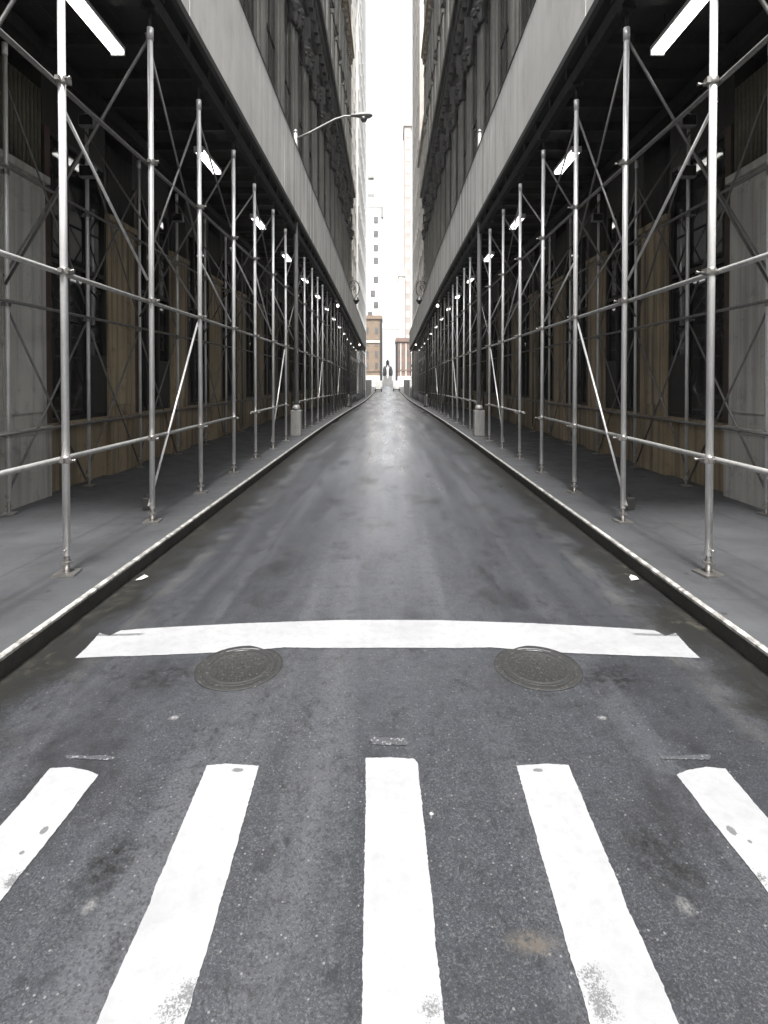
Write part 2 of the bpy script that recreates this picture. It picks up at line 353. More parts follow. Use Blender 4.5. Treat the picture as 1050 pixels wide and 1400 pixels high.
# manhole covers
def manhole(px,py,label,rot):
    x,y=gnd(px,py); t=thing('manhole_cover',label,'manhole cover',(x,y,road_z(x,y)),rot,'manhole covers behind the stop line')
    R=.286; t.scale=(1,1,.5)
    MB().lathe([(R+.012,.003),(R+.010,.008),(R-.03,.009),(R-.034,.004)],n=64).build('ring',IRON,t)
    lid=MB().lathe([(R-.038,.003),(R-.040,.011),(R-.052,.011),(R-.056,.006),(R-.075,.006),(R-.078,.012),(R-.09,.012),(R-.094,.006),(.0,.006)],n=64)
    for i in range(-4,5):
        for j in range(-4,5):
            cx,cy=i*.045+(j%2)*.022,j*.042
            if cx*cx+cy*cy<(R-.11)**2 and cx*cx+cy*cy>.002: lid.lathe([(.014,.006),(.011,.009),(.0,.009)],(cx,cy,0),6)
    lid.build('lid',IRON,t); MB().lathe([(.035,.006),(.032,.011),(0,.011)],n=16).build('boss',IRON,t)
manhole(327,911,'round cast iron manhole cover in the road left of centre, below the stop line',.3)
manhole(735,911,'round cast iron manhole cover in the road right of centre, below the stop line',1.1)

# litter
def scrap(px,py,side):
    x,y=gnd(px,py); mb=MB(); z=road_z(x,y)+.004
    mb.add([(x-.045,y-.05,z),(x+.03,y-.055,z+.012),(x+.05,y+.04,z+.006),(x,y+.06,z+.018),(x-.03,y+.03,z+.004)],[(0,1,3,4),(1,2,3)])
    mb.add([(x-.045,y-.05,z-.003),(x+.03,y-.055,z+.009),(x+.05,y+.04,z+.003),(x,y+.06,z+.015),(x-.03,y+.03,z+.001)],[(0,1,3,4),(1,2,3)])
    tag(mb.build('paper_scrap',PAPER),'crumpled white paper scrap lying in the %s gutter'%side,'litter','paper scraps in the gutters')
scrap(194,789,'left'); scrap(866,789,'right')

# ------------------------------------------------------------------ sidewalk sheds
FX=3.06; RX=5.13; CX=2.95; Y0=5.18; DY=1.87; RY0=7.38; RDY=1.98
NF=36; SHEND=Y0+DY*NF+.6
def fy(n): return Y0+DY*n
def ry(n): return RY0+RDY*n
LEV=(1.24,3.02,4.80)
def fz(n,z): return z-drop(fy(n)) - (rdrop(fy(n))-drop(fy(n)))*max(0,z-1.2)/6.5
def rz_(n,z): return z-drop(ry(n)) - (rdrop(ry(n))-drop(ry(n)))*max(0,z-1.2)/6.5

# shared meshes
_post=MB().tube((0,0,.18),(0,0,6.50),.034,14); _post.tube((0,0,6.36),(0,0,6.52),.041,12)
_pin=[(.0,0,0)]
post_src=None; post_darker=None; post_far=None; base_src=None; coup_src=None; jack_src=None
def make_sources():
    global post_far,post_darker,post_src,base_src,coup_src,jack_src
    post_src=_post.build('post',GALV)
    post_darker=_post.build('post',GALVD); post_far=_post.build('post',DARKP)
    b=MB().box(-.10,.10,-.10,.10,0,.018); b.tube((0,0,.018),(0,0,.22),.026,10); b.lathe([(.055,.10),(.055,.125),(.03,.125)],n=6,smooth=False)
    b.tube((-.0,0,.24),(.0,-.07,.24),.012,8)
    base_src=b.build('base_plate',COUP)
    c=MB().lathe([(.041,-.035),(.046,-.028),(.046,.028),(.041,.035)],n=12)
    c.box(.035,.07,-.04,.04,-.028,.028); c.tube((.06,-.045,.0),(.12,-.045,0),.009,6); c.tube((.105,-.045,0),(.12,-.045,0),.016,6)
    c.box(-.02,.02,-.075,-.04,-.022,.022)
    coup_src=c.build('coupler',COUP)
    j=MB().tube((0,0,6.5),(0,0,6.72),.024,8); j.box(-.08,.08,-.08,.08,6.72,6.735); j.box(-.085,-.078,-.06,.06,6.735,6.80); j.box(.078,.085,-.06,.06,6.735,6.80)
    jack_src=j.build('screw_jack',BEAM)
make_sources()
used={'post':False,'far':False,'darker':False,'base':False,'coup':False,'jack':False}
def use(key,src,parent,**k):
    if not used[key]:
        used[key]=True; src.parent=parent
        if 'loc' in k: src.location=k['loc']
        if 'rz' in k: src.rotation_euler=(0,0,k['rz'])
        if 'sc' in k: src.scale=k['sc']
        return src
    return inst(src,parent,k.get('loc'),k.get('rz'),k.get('sc'))

def shed(s,label):
    t=thing('sidewalk_shed',label,'scaffold',(0,0,0),0,'sidewalk sheds lining the street')
    rnd=random.Random(3 if s<0 else 3)
    # posts
    for n in range(-1,NF+1):
        y=fy(n); k=(6.5-(rdrop(y)-drop(y)))/6.5
        p=use(*(('post',post_src) if n<12 and n not in (7,) else (('darker',post_darker) if n<18 else ('far',post_far))),t,loc=(s*(FX+rnd.uniform(-.012,.012)),y+rnd.uniform(-.03,.03),.15-drop(y)),sc=(1,1,k*(6.5-.15)/6.5))
        p.rotation_euler=(rnd.uniform(-.003,.003),rnd.uniform(-.003,.003),0)
        if n<20:
            use('base',base_src,p,loc=(0,0,0),rz=rnd.uniform(-.25,.25))
        if n<18: use('jack',jack_src,p,loc=(0,0,0))
        if n<14:
            for z in LEV: use('coup',coup_src,p,loc=(0,0,(z-.15)*6.5/6.35/ k),rz=(0 if s<0 else PI)+rnd.uniform(-.15,.15))
    for n in range(-1,int((SHEND-RY0)/RDY)):
        y=ry(n); k=(6.5-(rdrop(y)-drop(y)))/6.5
        p=inst(post_src if n<6 else post_darker if n<11 else post_far,t,(s*(RX+rnd.uniform(-.015,.015)),y+rnd.uniform(-.04,.04),.17-drop(y)),0,(.86,.86,k*(6.5-.17)/6.5))
        if n<8: inst(base_src,p,(0,0,0),rnd.uniform(-.3,.3))
        if n<7:
            for z in LEV: inst(coup_src,p,(0,0,(z-.17)*6.5/6.33/k),(PI if s<0 else 0)+.1)
    # ledgers (front row: tube on the pavement side of the posts)
    xo=s*(FX+.060); r=.0255
    runs={0:[(-1.3,3.15),(3.9,6.15),(6.9,13.2),(14,20),(20.7,NF)],1:[(-1.3,4.3),(4.2,9.3),(9.2,15.3),(15.2,22),(21.9,29),(28.9,NF)],2:[(-1.3,3.3),(3.2,8.3),(8.2,14.2),(14.1,22),(21.9,29),(28.9,NF)]}
    for lv,rs in runs.items():
        for (a,b) in rs:
            pts=[]; m=max(2,int((b-a)/2)+1)
            for i in range(m+1):
                q=a+(b-a)*i/m; pts.append((xo+s*.012*math.sin(q*2.1+lv),fy(q),fz(q,LEV[lv])))
            MB().path(pts,r,10).build('ledger',GALVD if lv==2 else LEDG,t)  # top ledger: shade of its underside put into the darker tone
    for lv in range(3):
        a=-1.3
        while a<33:
            b=min(a+5.1,33.3)
            MB().path([(s*(RX-.07),ry(q),rz_(q,LEV[lv]+.03)) for q in (a,(a+b)/2,b)],.024,8).build('ledger',GALVD,t); a+=5
    # braces on the front row
    fb=[(4,4.6,5,3.2),(6,3.1,8,6.2),(7,6.3,8,4.9),(9,6.2,11,4.6),(10,3.2,12,6.1),(13,3.2,14,.4),(14,6.2,16,4.6),(16,3.2,18,6.0),(0,4.63,1,3.29),(1,3.55,2,6.25),(1,6.45,2,4.2),(1,.36,2,2.95),(2,4.02,3,3.15),(2,6.3,3,5.0),(3,4.6,5,3.3),(3,5.0,4,6.3),(5,4.4,7,3.25),(5,.35,6,2.9),(4,6.35,5,4.7),
        (7,4.5,9,3.3),(6,4.9,7,6.3),(9,4.5,11,3.3),(8,6.3,9,4.8),(11,4.5,13,3.3),(10,.35,11,2.9),(13,4.5,15,3.3),(12,4.9,13,6.3),(15,.35,16,2.9),(17,4.5,19,3.3),(20,4.9,21,6.2),(22,4.5,24,3.3),(26,4.5,28,3.2)]
    for (a,za,b,zb) in fb:
        MB().tube((s*(FX+.04),fy(a),fz(a,za)),(s*(FX+.04),fy(b),fz(b,zb)),.0165,8).build('brace',GALV if zb<6 and za<6 else GALVD,t)
    # cross braces from the front row to the rear row
    for (n,zt,m,zb) in ((1,6.45,0,3.28),(-1,6.4,-1,3.3),(3,6.4,2,3.3),(4,3.2,3,6.3),(6,6.4,5,3.3),(7,3.2,6,6.2),(9,6.4,8,3.3),(12,6.3,11,3.3),(15,6.3,14,3.3),(19,6.2,18,3.3),(0,6.4,-1,3.3),(2,3.1,1,6.2),(5,6.4,4,3.3),(8,3.2,7,6.2),(10,6.3,9,3.3),(11,3.2,10,6.2),(13,6.3,12,3.3),(17,6.2,16,3.3)):
        MB().tube((s*FX,fy(n)+.05,fz(n,zt)),(s*RX,ry(m)-.05,rz_(m,zb)),.0185,8).build('brace',GALVD,t)
    # X braces along the rear row
    for m in (0,1,2,4,5,7,9,11,14,17,20):
        for (z0,z1) in ((3.05,.25),(.4,2.95),(6.1,3.3),(3.4,6.0)):
            MB().tube((s*(RX+.05),ry(m),rz_(m,z0)),(s*(RX+.05),ry(m+1),rz_(m+1,z1)),.016,8).build('brace',GALVD,t)
    # roof: joists, header beams, deck, fascia
    ys=[4.4+1.87*i for i in range(int((SHEND-4.4)/1.87)+1)]+[SHEND]
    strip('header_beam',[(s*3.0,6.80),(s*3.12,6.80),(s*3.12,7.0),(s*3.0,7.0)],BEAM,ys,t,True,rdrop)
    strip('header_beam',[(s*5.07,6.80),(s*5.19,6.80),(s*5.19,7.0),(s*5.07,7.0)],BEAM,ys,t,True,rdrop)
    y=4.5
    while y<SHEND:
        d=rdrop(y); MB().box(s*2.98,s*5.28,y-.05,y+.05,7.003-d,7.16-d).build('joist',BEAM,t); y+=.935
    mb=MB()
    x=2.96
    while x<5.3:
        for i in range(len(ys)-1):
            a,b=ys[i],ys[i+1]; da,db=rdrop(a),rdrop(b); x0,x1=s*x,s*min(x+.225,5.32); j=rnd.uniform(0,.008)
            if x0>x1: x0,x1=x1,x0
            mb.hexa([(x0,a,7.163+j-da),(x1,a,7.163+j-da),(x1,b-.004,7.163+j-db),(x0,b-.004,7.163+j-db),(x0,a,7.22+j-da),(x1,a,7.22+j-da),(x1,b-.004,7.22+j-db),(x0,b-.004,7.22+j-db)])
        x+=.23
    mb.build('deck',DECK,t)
    # plywood fascia in sheets, thin dark drip trim below, timber cap above
    a=4.4
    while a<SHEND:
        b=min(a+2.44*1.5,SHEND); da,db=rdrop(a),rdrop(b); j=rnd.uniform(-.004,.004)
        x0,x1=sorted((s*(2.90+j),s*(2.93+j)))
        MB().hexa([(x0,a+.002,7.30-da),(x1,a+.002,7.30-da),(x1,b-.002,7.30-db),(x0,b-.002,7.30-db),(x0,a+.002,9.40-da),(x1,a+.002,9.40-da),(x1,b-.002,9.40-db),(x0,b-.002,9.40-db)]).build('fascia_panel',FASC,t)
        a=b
    strip('drip_trim',[(s*2.885,7.18),(s*2.97,7.18),(s*2.97,7.297),(s*2.885,7.297)],FTRIM,ys,t,True,rdrop)
    strip('parapet_cap',[(s*2.885,9.403),(s*2.97,9.403),(s*2.97,9.45),(s*2.885,9.45)],FTRIM,ys,t,True,rdrop)
    x0,x1=sorted((s*2.94,s*5.3)); d=rdrop(SHEND)
    MB().box(x0,x1,SHEND-.03,SHEND,7.2-d,9.4-d).build('end_panel',FTRIM,t)
shed(-1,'tube scaffold sidewalk shed with pale plywood parapet along the left pavement')
shed(1,'tube scaffold sidewalk shed with pale plywood parapet along the right pavement')

# fluorescent lights hanging under the decks
ORD=['nearest','second','third','fourth','fifth','sixth','seventh','eighth','ninth','tenth','eleventh','twelfth','thirteenth','fourteenth','farthest']
for s,side in ((-1,'left'),(1,'right')):
    src=None
    for i in range(15):
        y=7.38+4.6*i; z=6.72-rdrop(y)
        lab='lit twin-tube fluorescent light, %s of the row under the %s shed roof'%(ORD[i] if i in (0,14) else ORD[i]+' from the camera',side)
        if src is None:
            t=thing('fluorescent_light',lab,'light',(s*3.92,y,z),0,'fluorescent lights under the sheds'); src=t
            MB().box(-.10,.10,-.62,.62,.06,.12).build('housing',WHITEM,t)
            for k in (-1,1): MB().tube((k*.052,-.58,.022),(k*.052,.58,.022),.034,10).build('tube',TUBE,t)
            MB().box(-.1,.1,-.62,-.595,-.01,.06).build('end_cap',WHITEM,t); MB().box(-.1,.1,.595,.62,-.01,.06).build('end_cap',WHITEM,t)
            for k in (-1,1): MB().tube((0,k*.4,.12),(0,k*.4,.45),.006,5).build('hanger',BEAM,t)
        else:
            t=src.copy(); C.objects.link(t); t.location=(s*3.92,y,z); t['label']=lab
            for ch in list(src.children): inst(ch,t)
    for (y,zz,w) in ((32.8,6.45,'nearer'),(58,6.1,'farther')):
        b=thing('bulb_lamp','small glowing bulb lamp on the front beam of the %s shed, %s of two'%(side,w),'lamp',(s*3.0,y,6.80-rdrop(y)),0,'bulb lamps on the shed beams')
        MB().lathe([(.05,0),(.06,-.02),(.06,-.08),(.03,-.1)],n=10).build('socket',BLACK,b); MB().lathe([(.03,-.1),(.075,-.16),(.085,-.21),(.06,-.27),(.0,-.29)],n=12).build('bulb',BULB,b)
    for i,(y,z,w) in enumerate(((9.36,6.35,'upper'),(9.36,5.5,'lower'),(13.32,5.9,'far'))):
        g=thing('floodlight','unlit grey floodlight, %s of three on the inner posts of the %s shed'%(w,side),'floodlight',(s*(RX-.08),y-.02,z),0,'floodlights on the inner posts')
        MB().box(-.13,.13,-.16,-.04,-.10,.10).build('lamp_body',POLE,g,.012); MB().box(-.11,.11,-.172,-.162,-.08,.08).build('lens',GLASS,g)
        MB().path([(-.14,-.09,0),(-.15,.0,.0),(0,.02,.0),(.15,0,0),(.14,-.09,0)],.012,6).build('bracket',BLACK,g)
    # loose block behind the second post
    bx=thing('concrete_block','small dark grey concrete block on the pavement behind the second post of the %s shed'%side,'block',(s*3.42,7.75,.155),.4,'blocks on the pavements')
    MB().box(-.07,.07,-.08,.08,0,.17).build('block_body',HOARD,bx,.012); MB().path([(-.04,0,.17),(-.03,0,.21),(.03,0,.21),(.04,0,.17)],.009,6).build('lifting_loop',BLACK,bx)

# ------------------------------------------------------------------ lamp posts
def lamp_pole(s,label,arm):
    y=18.0; t=thing('lamp_post',label,'street lamp',(s*3.02,y,.15-drop(y)),0)
    MB().tube((0,0,.2),(0,0,9.95),.085,14,.06).build('pole',POLE,t)
    MB().box(-.17,.17,-.15,.15,0,.85).build('base_box',POLE,t,.02); MB().lathe([(.16,.85),(.12,.95),(.09,1.02)],n=12).build('collar',POLE,t)
    MB().lathe([(.065,9.95),(.07,10.0),(.03,10.06),(0,10.08)],n=10).build('pole_cap',POLE,t)
    if arm:
        a=[(0,0,9.75),(.5,0,9.98),(.95,0,10.22),(1.3,0,10.40),(1.62,0,10.50),(1.87,0,10.50)]
        MB().path([(-s*x,0,z) for x,yy,z in a],.036,8,.028).build('arm',POLE,t)
        h=thing('lamp_head','', '',(0,0,0)); del h['label']; del h['category']
        bpy.data.objects.remove(h)
        m=MB(); prof=[(.0,-.02),(.05,.0),(.075,.12),(.12,.3),(.15,.46),(.13,.6),(.05,.70),(0,.71)]
        m.lathe([(r,z) for r,z in prof],(0,0,0),14,True,'x',1.0,.62)
        hd=m.build('lamp_head',POLE,t); hd.location=(-s*1.82,0,10.52)
        if -s<0: hd.rotation_euler=(0,0,PI)
        l=MB().lathe([(.115,0),(.11,-.06),(.075,-.13),(.0,-.15)],(.42,0,-.07),14); l.build('lens',WINM,hd)
        MB().tube((.12,0,.05),(.12,0,.14),.022,6).build('photocell',BLACK,hd)
lamp_pole(-1,'grey street lamp pole with a cobra-head arm reaching over the road, left side',True)
lamp_pole(1,'grey lamp pole without an arm standing among the right shed posts',False)
def crook(s,side):
    y=42.0; t=thing('crook_lamp','black bishop-crook street lamp with hanging bell lantern rising by the %s shed'%side,'street lamp',(s*3.02,y,.15-drop(y)),0,'bishop-crook lamps')
    MB().tube((0,0,.6),(0,0,9.1),.09,12,.055).build('pole',BLACK,t); MB().lathe([(.26,0),(.26,.12),(.19,.2),(.17,.65),(.12,.75),(.1,1.0)],n=12).build('pole_base',BLACK,t)
    pts=[]
    for i in range(23):
        a=PI-1.38*PI*i/22; pts.append((-s*(.42+.42*math.cos(a)),0,9.1+.62*math.sin(a)))
    MB().path(pts,.05,8,.03).build('crook',BLACK,t)
    sp=[]
    for i in range(26):
        a=2.6*PI*i/25; r=.26*(1-.75*i/25); sp.append((-s*(.34+r*math.cos(a+PI*.9)),0,9.22+r*math.sin(a+PI*.9)))
    MB().path(sp,.03,6).build('scroll',BLACK,t)
    MB().lathe([(.02,0),(.05,-.1),(.1,-.2),(.22,-.42),(.26,-.5),(.24,-.52),(.18,-.56),(.1,-.72),(0,-.76)],(-s*.60,0,8.66),14).build('lantern',BLACK,t)
crook(-1,'left'); crook(1,'right')

# ------------------------------------------------------------------ the two dark facades behind the sheds
BX=5.35
def facade(s,label):
    t=thing('iron_building',label,'building',(0,0,0))
    y0,y1=1.4,80.0; T=66.0; YS1=17.25; YS2=38.0; YS3=59.0  # near, out-of-view heights stepped low so sky light reaches the fascia
    def bx(a,b,*r): 
        x0,x1=sorted((s*a,s*b)); return (x0,x1,*r)
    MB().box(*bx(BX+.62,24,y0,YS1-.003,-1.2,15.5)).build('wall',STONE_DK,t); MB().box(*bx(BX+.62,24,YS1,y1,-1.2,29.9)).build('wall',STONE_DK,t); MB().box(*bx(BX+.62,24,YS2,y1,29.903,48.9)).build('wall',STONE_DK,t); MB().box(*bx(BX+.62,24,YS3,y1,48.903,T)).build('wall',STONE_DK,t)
    # ground floor: piers, base course, shop windows
    i=-2; win=None; first=True
    pier=MB(); pier.box(*bx(BX,BX+.6,0,1.1,1.28,5.05)); pier.box(*bx(BX-.05,BX+.6,-.03,1.13,-.8,1.20)); pier.box(*bx(BX-.07,BX+.6,-.05,1.15,1.203,1.277))
    pier.box(*bx(BX-.06,BX+.6,-.04,1.14,5.053,5.16)); ph=MB().box(*bx(BX+.04,BX+.6,.04,1.06,5.163,6.50))
    pier.box(*bx(BX-.02,BX-.003,.12,.98,1.5,3.05)); pier.box(*bx(BX-.02,BX-.003,.12,.98,3.12,4.9))
    psrc=None
    fl=MB()
    for q in range(11): fl.tube((s*(BX+.03),.10+q*.09,5.17),(s*(BX+.03),.10+q*.09,6.48),.032,8)
    fsrc=None; rs=None; ws=None
    while True:
        yy=7.45+3.0*i
        if yy+3>y1: break
        br = i>=1
        if psrc is None or (br and psrc.data.materials[0] is STONE_LO):
            p=pier.build('pier',STONE_BR if br else STONE_LO,t); p.location=(0,yy,0); psrc=p
            f=fl.build('flutes',STONE_DK if br else FLUTE,p); fsrc=f; hsrc=ph.build('pier_head',STONE_DK if br else STONE_LO,p)  # brown piers: shade under the deck put into the dark head and flutes
        else:
            p=inst(psrc,t,(0,yy,0)); inst(fsrc,p); inst(hsrc,p)
        # shop window between piers
        if ws is None:
            w=MB(); w.box(*bx(BX+.10,BX+.6,1.1,3.0,-.8,1.225)); w.box(*bx(BX+.02,BX+.59,1.1,3.0,1.22,1.30))
            ws=w.build('shop_window',STONE_BR,t); ws.location=(0,yy,0)
            MB().box(*bx(BX+.04,BX+.6,1.1,3.0,6.0,7.0)).build('lintel',STONE_DK,ws)
            g=MB(); g.box(*bx(BX+.085,BX+.12,1.12,2.98,1.303,5.998)); g.build('glass',GLASS,ws)
            fr=MB()
            for a in (1.1,1.72,2.36,2.93): fr.box(*bx(BX+.03,BX+.082,a,a+.07,1.303,5.99))
            for z in (1.305,3.9,5.92): 
                for a,b in ((1.173,1.717),(1.793,2.357),(2.433,2.927)): fr.box(*bx(BX+.04,BX+.08,a,b,z,z+.07))
            fr.build('frame',FRAME,ws)
            d=MB().box(*bx(BX+.033,BX+.077,2.433,2.927,1.38,2.45)); d.build('panel',FRAME,ws)
            r=MB(); r.box(*bx(BX+.005,BX+.028,1.103,1.25,1.31,5.99)); r.build('jamb',RED,ws)
        else:
            o=inst(ws,t,(0,yy,0))
            for ch in list(ws.children): inst(ch,o)
        i+=1
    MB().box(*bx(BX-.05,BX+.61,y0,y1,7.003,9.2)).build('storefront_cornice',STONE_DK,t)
    # upper storeys on a 4.3 m module
    M=4.3; ystart=2.2
    def win_mesh(z0,z1,w,arch):
        m=MB(); h=w/2
        for a in (-h,-.04,h-.09): m.box(*bx(BX+.17,BX+.21,a,a+.09,z0,z1))
        nz=3
        for q in range(nz+1):
            z=z0+(z1-z0-.1)*q/nz; m.box(*bx(BX+.175,BX+.208,-h+.093,-.043,z,z+.1)); m.box(*bx(BX+.175,BX+.208,.053,h-.093,z,z+.1))
        m2=MB().box(*bx(BX+.22,BX+.26,-h,h,z0,z1+(h if arch else 0)))
        return m,m2
    storeys=[(9.2,22.4,2.4,True),(29.8,37.4,1.7,False),(38.8,46.2,1.7,False),(49.6,56.8,1.6,False),(57.8,64,1.6,False)]
    nb=int((y1-ystart)/M)
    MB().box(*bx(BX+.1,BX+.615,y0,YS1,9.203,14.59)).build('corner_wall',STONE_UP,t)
    for si,(z0,z1,w,arch) in enumerate(storeys):
        src=None; psr=None
        pm=MB(); hw=(M-w)/2
        ztop=z1+(4.2 if arch else 1.4)
        # pier between windows with engaged half columns
        pm.box(*bx(BX+.12,BX+.615,-hw,hw,z0,z1))
        if arch:
            for a in (-.60,.0,.60):
                r=.26 if a==0 else .16
                pm.lathe([(r+.06,z0),(r+.06,z0+.5),(r,z0+.6),(r*.88,z1-1.2),(r*.9,z1)],(s*(BX+.14),a,0),12)
        else:
            for a in (-.55,.55): pm.lathe([(.2,z0),(.17,z0+.4),(.15,z1)],(s*(BX+.10),a,0),10)
            pm.box(*bx(BX-.02,BX+.118,-.2,.2,z0,z1))
        cm=MB()
        if arch:
            for a,r in ((-.62,.2),(0,.32),(.62,.2)):
                cm.lathe([(r,z1),(r+.1,z1+.12),(r*.95,z1+.3),(r+.12,z1+.62),(r+.02,z1+.7),(r+.2,z1+1.05),(r+.22,z1+1.2)],(s*(BX+.06),a,0),10)
                for q in range(5):
                    an=2*PI*q/5; cm.lathe([(0,-.14),(.1,-.08),(.13,0),(.1,.08),(0,.14)],(s*(BX+.06)+(r+.1)*math.cos(an),a+(r+.1)*math.sin(an),z1+.78),6)
            # a console above the capital, up to the entablature
            cm.box(*bx(BX-.10,BX+.6,-.40,.40,z1+1.203,z1+2.2)); cm.box(*bx(BX-.22,BX+.6,-.22,.22,z1+2.203,z1+3.6))
        else:
            cm.box(*bx(BX-.12,BX+.6,-.75,.75,z1+.003,z1+.4))
        wm,gm=win_mesh(z0+.9,z1,w,arch)
        # spandrel / arch over the window
        am=MB()
        am.box(*bx(BX+.13,BX+.61,-w/2-.001,w/2+.001,z0,z0+.85))
        if arch:
            n=12; R=w/2; pts=[(0,-R*math.cos(PI*q/n),z1+R*math.sin(PI*q/n)) for q in range(n+1)]
            for q in range(n):   # spandrel wall above the curve
                a,b=pts[q],pts[q+1]; x0,x1=sorted((s*(BX+.2),s*(BX+.61)))
                am.hexa([(x0,a[1],a[2]),(x1,a[1],a[2]),(x1,b[1],b[2]),(x0,b[1],b[2]),(x0,a[1],ztop),(x1,a[1],ztop),(x1,b[1],ztop),(x0,b[1],ztop)])
            am.path([(s*(BX+.16),q[1]*1.05,z1+(q[2]-z1)*1.05) for q in pts],.15,8)
            am.box(*bx(BX-.02,BX+.3,-.18,.18,z1+R-.1,z1+R+.7))
            am.box(*bx(BX+.22,BX+.612,-hw-w/2,-w/2-.002,z1,ztop)); am.box(*bx(BX+.22,BX+.612,w/2+.002,hw+w/2,z1,ztop))
        else:
            am.box(*bx(BX+.2,BX+.61,-M/2,M/2,z1,ztop)); am.box(*bx(BX+.02,BX+.195,-w/2,w/2,z1,z1+.3))
        for b in range(nb):
            yc=ystart+M*(b+.5)
            if (not arch and yc<YS2+2.2) or (arch and yc<YS1) or (si>=3 and yc<YS3+2.2): continue
            if src is None:
                o=wm.build('window',FRAME,t); o.location=(0,yc,0); g=gm.build('glass',GLASSU,o); src=o
                sp=am.build('arch_surround' if arch else 'spandrel',STONE_DK if arch else STONE_UP,t); sp.location=(0,yc,0); ssp=sp
                p=pm.build('pilaster',STONE_UP,t); p.location=(0,yc+M/2,0); c=cm.build('capital',STONE_UP if not arch else STONE_DK,p); psr=p
            else:
                o=inst(src,t,(0,yc,0)); inst(src.children[0],o); inst(ssp,t,(0,yc,0))
                p=inst(psr,t,(0,yc+M/2,0)); inst(psr.children[0],p)
    # cornices with blocks under them
    def cornice(z,h,out,mat=STONE_DK,y0=y0,y1=y1):
        m=MB(); m.box(*bx(BX-.02,BX+.612,y0,y1+.02,z,z+h*.4)); m.box(*bx(BX-out*.6,BX+.612,y0,y1+out*.4,z+h*.403,z+h*.65)); m.box(*bx(BX-out,BX+.612,y0,y1+out*.6,z+h*.653,z+h*.85)); m.box(*bx(BX-out*.82,BX+.612,y0,y1+out*.5,z+h*.853,z+h))
        c=m.build('cornice',mat,t)
        k=None; y=y0+.3
        while y<y1:
            if k is None: k=MB().box(*bx(BX-out*.52,BX-.023,0,.42,z+h*.12,z+h*.40)).build('bracket',mat,c); k.location=(0,y,0)
            else: inst(k,c,(0,y,0))
            y+=1.29
        return c
    cornice(26.6,3.1,.62,STONE_DK,YS1); cornice(14.6,1.1,.4,STONE_DK,y0,YS1); cornice(47.6,2.0,.5,STONE_BR,YS2); cornice(64.6,2.4,.9,STONE_BR,YS3)
    # quoins at the far corner
    q=MB(); z=9.5
    while z<64: q.box(*bx(BX-.06,BX+.7,y1-.9,y1+.05,z,z+.7)); z+=1.1
    q.build('quoins',STONE_BR,t)
facade(-1,'dark soot-stained iron facade with pilasters and arches above the left shed')
facade(1,'dark soot-stained iron facade with pilasters and arches above the right shed')

# ------------------------------------------------------------------ far buildings
def block(name,label,x0,x1,y0,y1,H,mat,wmat,side=None,front=False,group='pale buildings down the street',floors=8,fh=4.2,wz=7.0,bw=None,trim=True):
    t=thing(name,label,'building',(0,0,0),0,group); z0=-1.2
    MB().box(x0,x1,y0,y1,z0,H).build('wall',mat,t)
    if trim:
        ov=.35; c=MB(); c.box(x0-ov,x1+ov,y0-ov,y1+ov,H+.003,H+.9); c.box(x0-ov*.5,x1+ov*.5,y0-ov*.5,y1+ov*.5,H+.903,H+1.4); c.build('cornice',mat,t)
        b=MB(); b.box(x0-.18,x1+.18,y0-.18,y1+.18,5.0,5.5); b.build('band',mat,t)
    cnt=0
    def put(src,loc,rz):
        if src is None:
            f=MB(); w,h=.62,1.15
            f.box(-w-.12,-w,-.05,.02,-h,h); f.box(w,w+.12,-.05,.02,-h,h); f.box(-w-.12,w+.12,-.05,.02,h+.003,h+.2); f.box(-w-.2,w+.2,-.07,.02,-h-.2,-h-.003); f.box(-w+.003,w-.003,-.05,.02,-.05,.05)
            o=f.build('window',mat,t); MB().box(-w,w,-.03,.018,-h,h).build('pane',wmat,o)
        else:
            o=inst(src,t); inst(src.children[0],o)
        o.location=loc; o.rotation_euler=(0,0,rz); return o
    src=None
    for fl in range(floors):
        z=wz+fh*fl
        if z+1.6>H: break
        if side:
            xs=x1 if side>0 else x0; n=max(1,int((y1-y0)/4.0))
            for i in range(n):
                if cnt>=95: break
                o=put(src,(xs,y0+(y1-y0)*(i+.5)/n,z),PI/2 if side>0 else -PI/2); cnt+=1; src=src or o
        if front:
            n=max(1,int((x1-x0)/2.6))
            for i in range(n):
                if cnt>=95: break
                o=put(src,(x0+(x1-x0)*(i+.5)/n,y0,z),0); cnt+=1; src=src or o
    return t
block('stone_building','pale grey stone building just past the end of the left shed',-22,-5.6,80.6,98,70,PALE,WINP,side=1,floors=16,fh=4.2)
block('stone_building','tall white overexposed building on the left behind the pale grey one',-24,-5.3,98.5,135,118,PALE3,WINP,side=1,floors=11,fh=7)
block('stone_building','pale grey stone building just past the end of the right shed',5.6,22,80.6,98,40,PALE4,WINM,side=-1,floors=9,fh=4.2)
block('stone_building','tall cream tower rising out of frame past the right shed',5.75,24,98.5,128,112,PALE4,WINM,side=-1,floors=12,fh=8)
block('stone_building','pinkish slender tower rising behind the red brick building on the right',6.4,9.0,210,222,99,PALE2,WINP,front=True,floors=20,fh=4.6,wz=18)
block('stone_building','lower pale building beside the pinkish tower, on the right edge of the gap',4.2,6.3,206,218,41,PALE,WINP,front=True,floors=8,fh=4.2,wz=18)
for x0,x1,lab in ((-22,-5.5,'left'),(5.5,22,'right')):
    b=bpy.data.objects['stone_building' if x0<0 else 'stone_building.002']; MB().box(x0,x1,80.3,97.9,-1.2,7.5).build('shade_base',STONE_DK,b)  # dark base added: shade past the shed end put into its colour
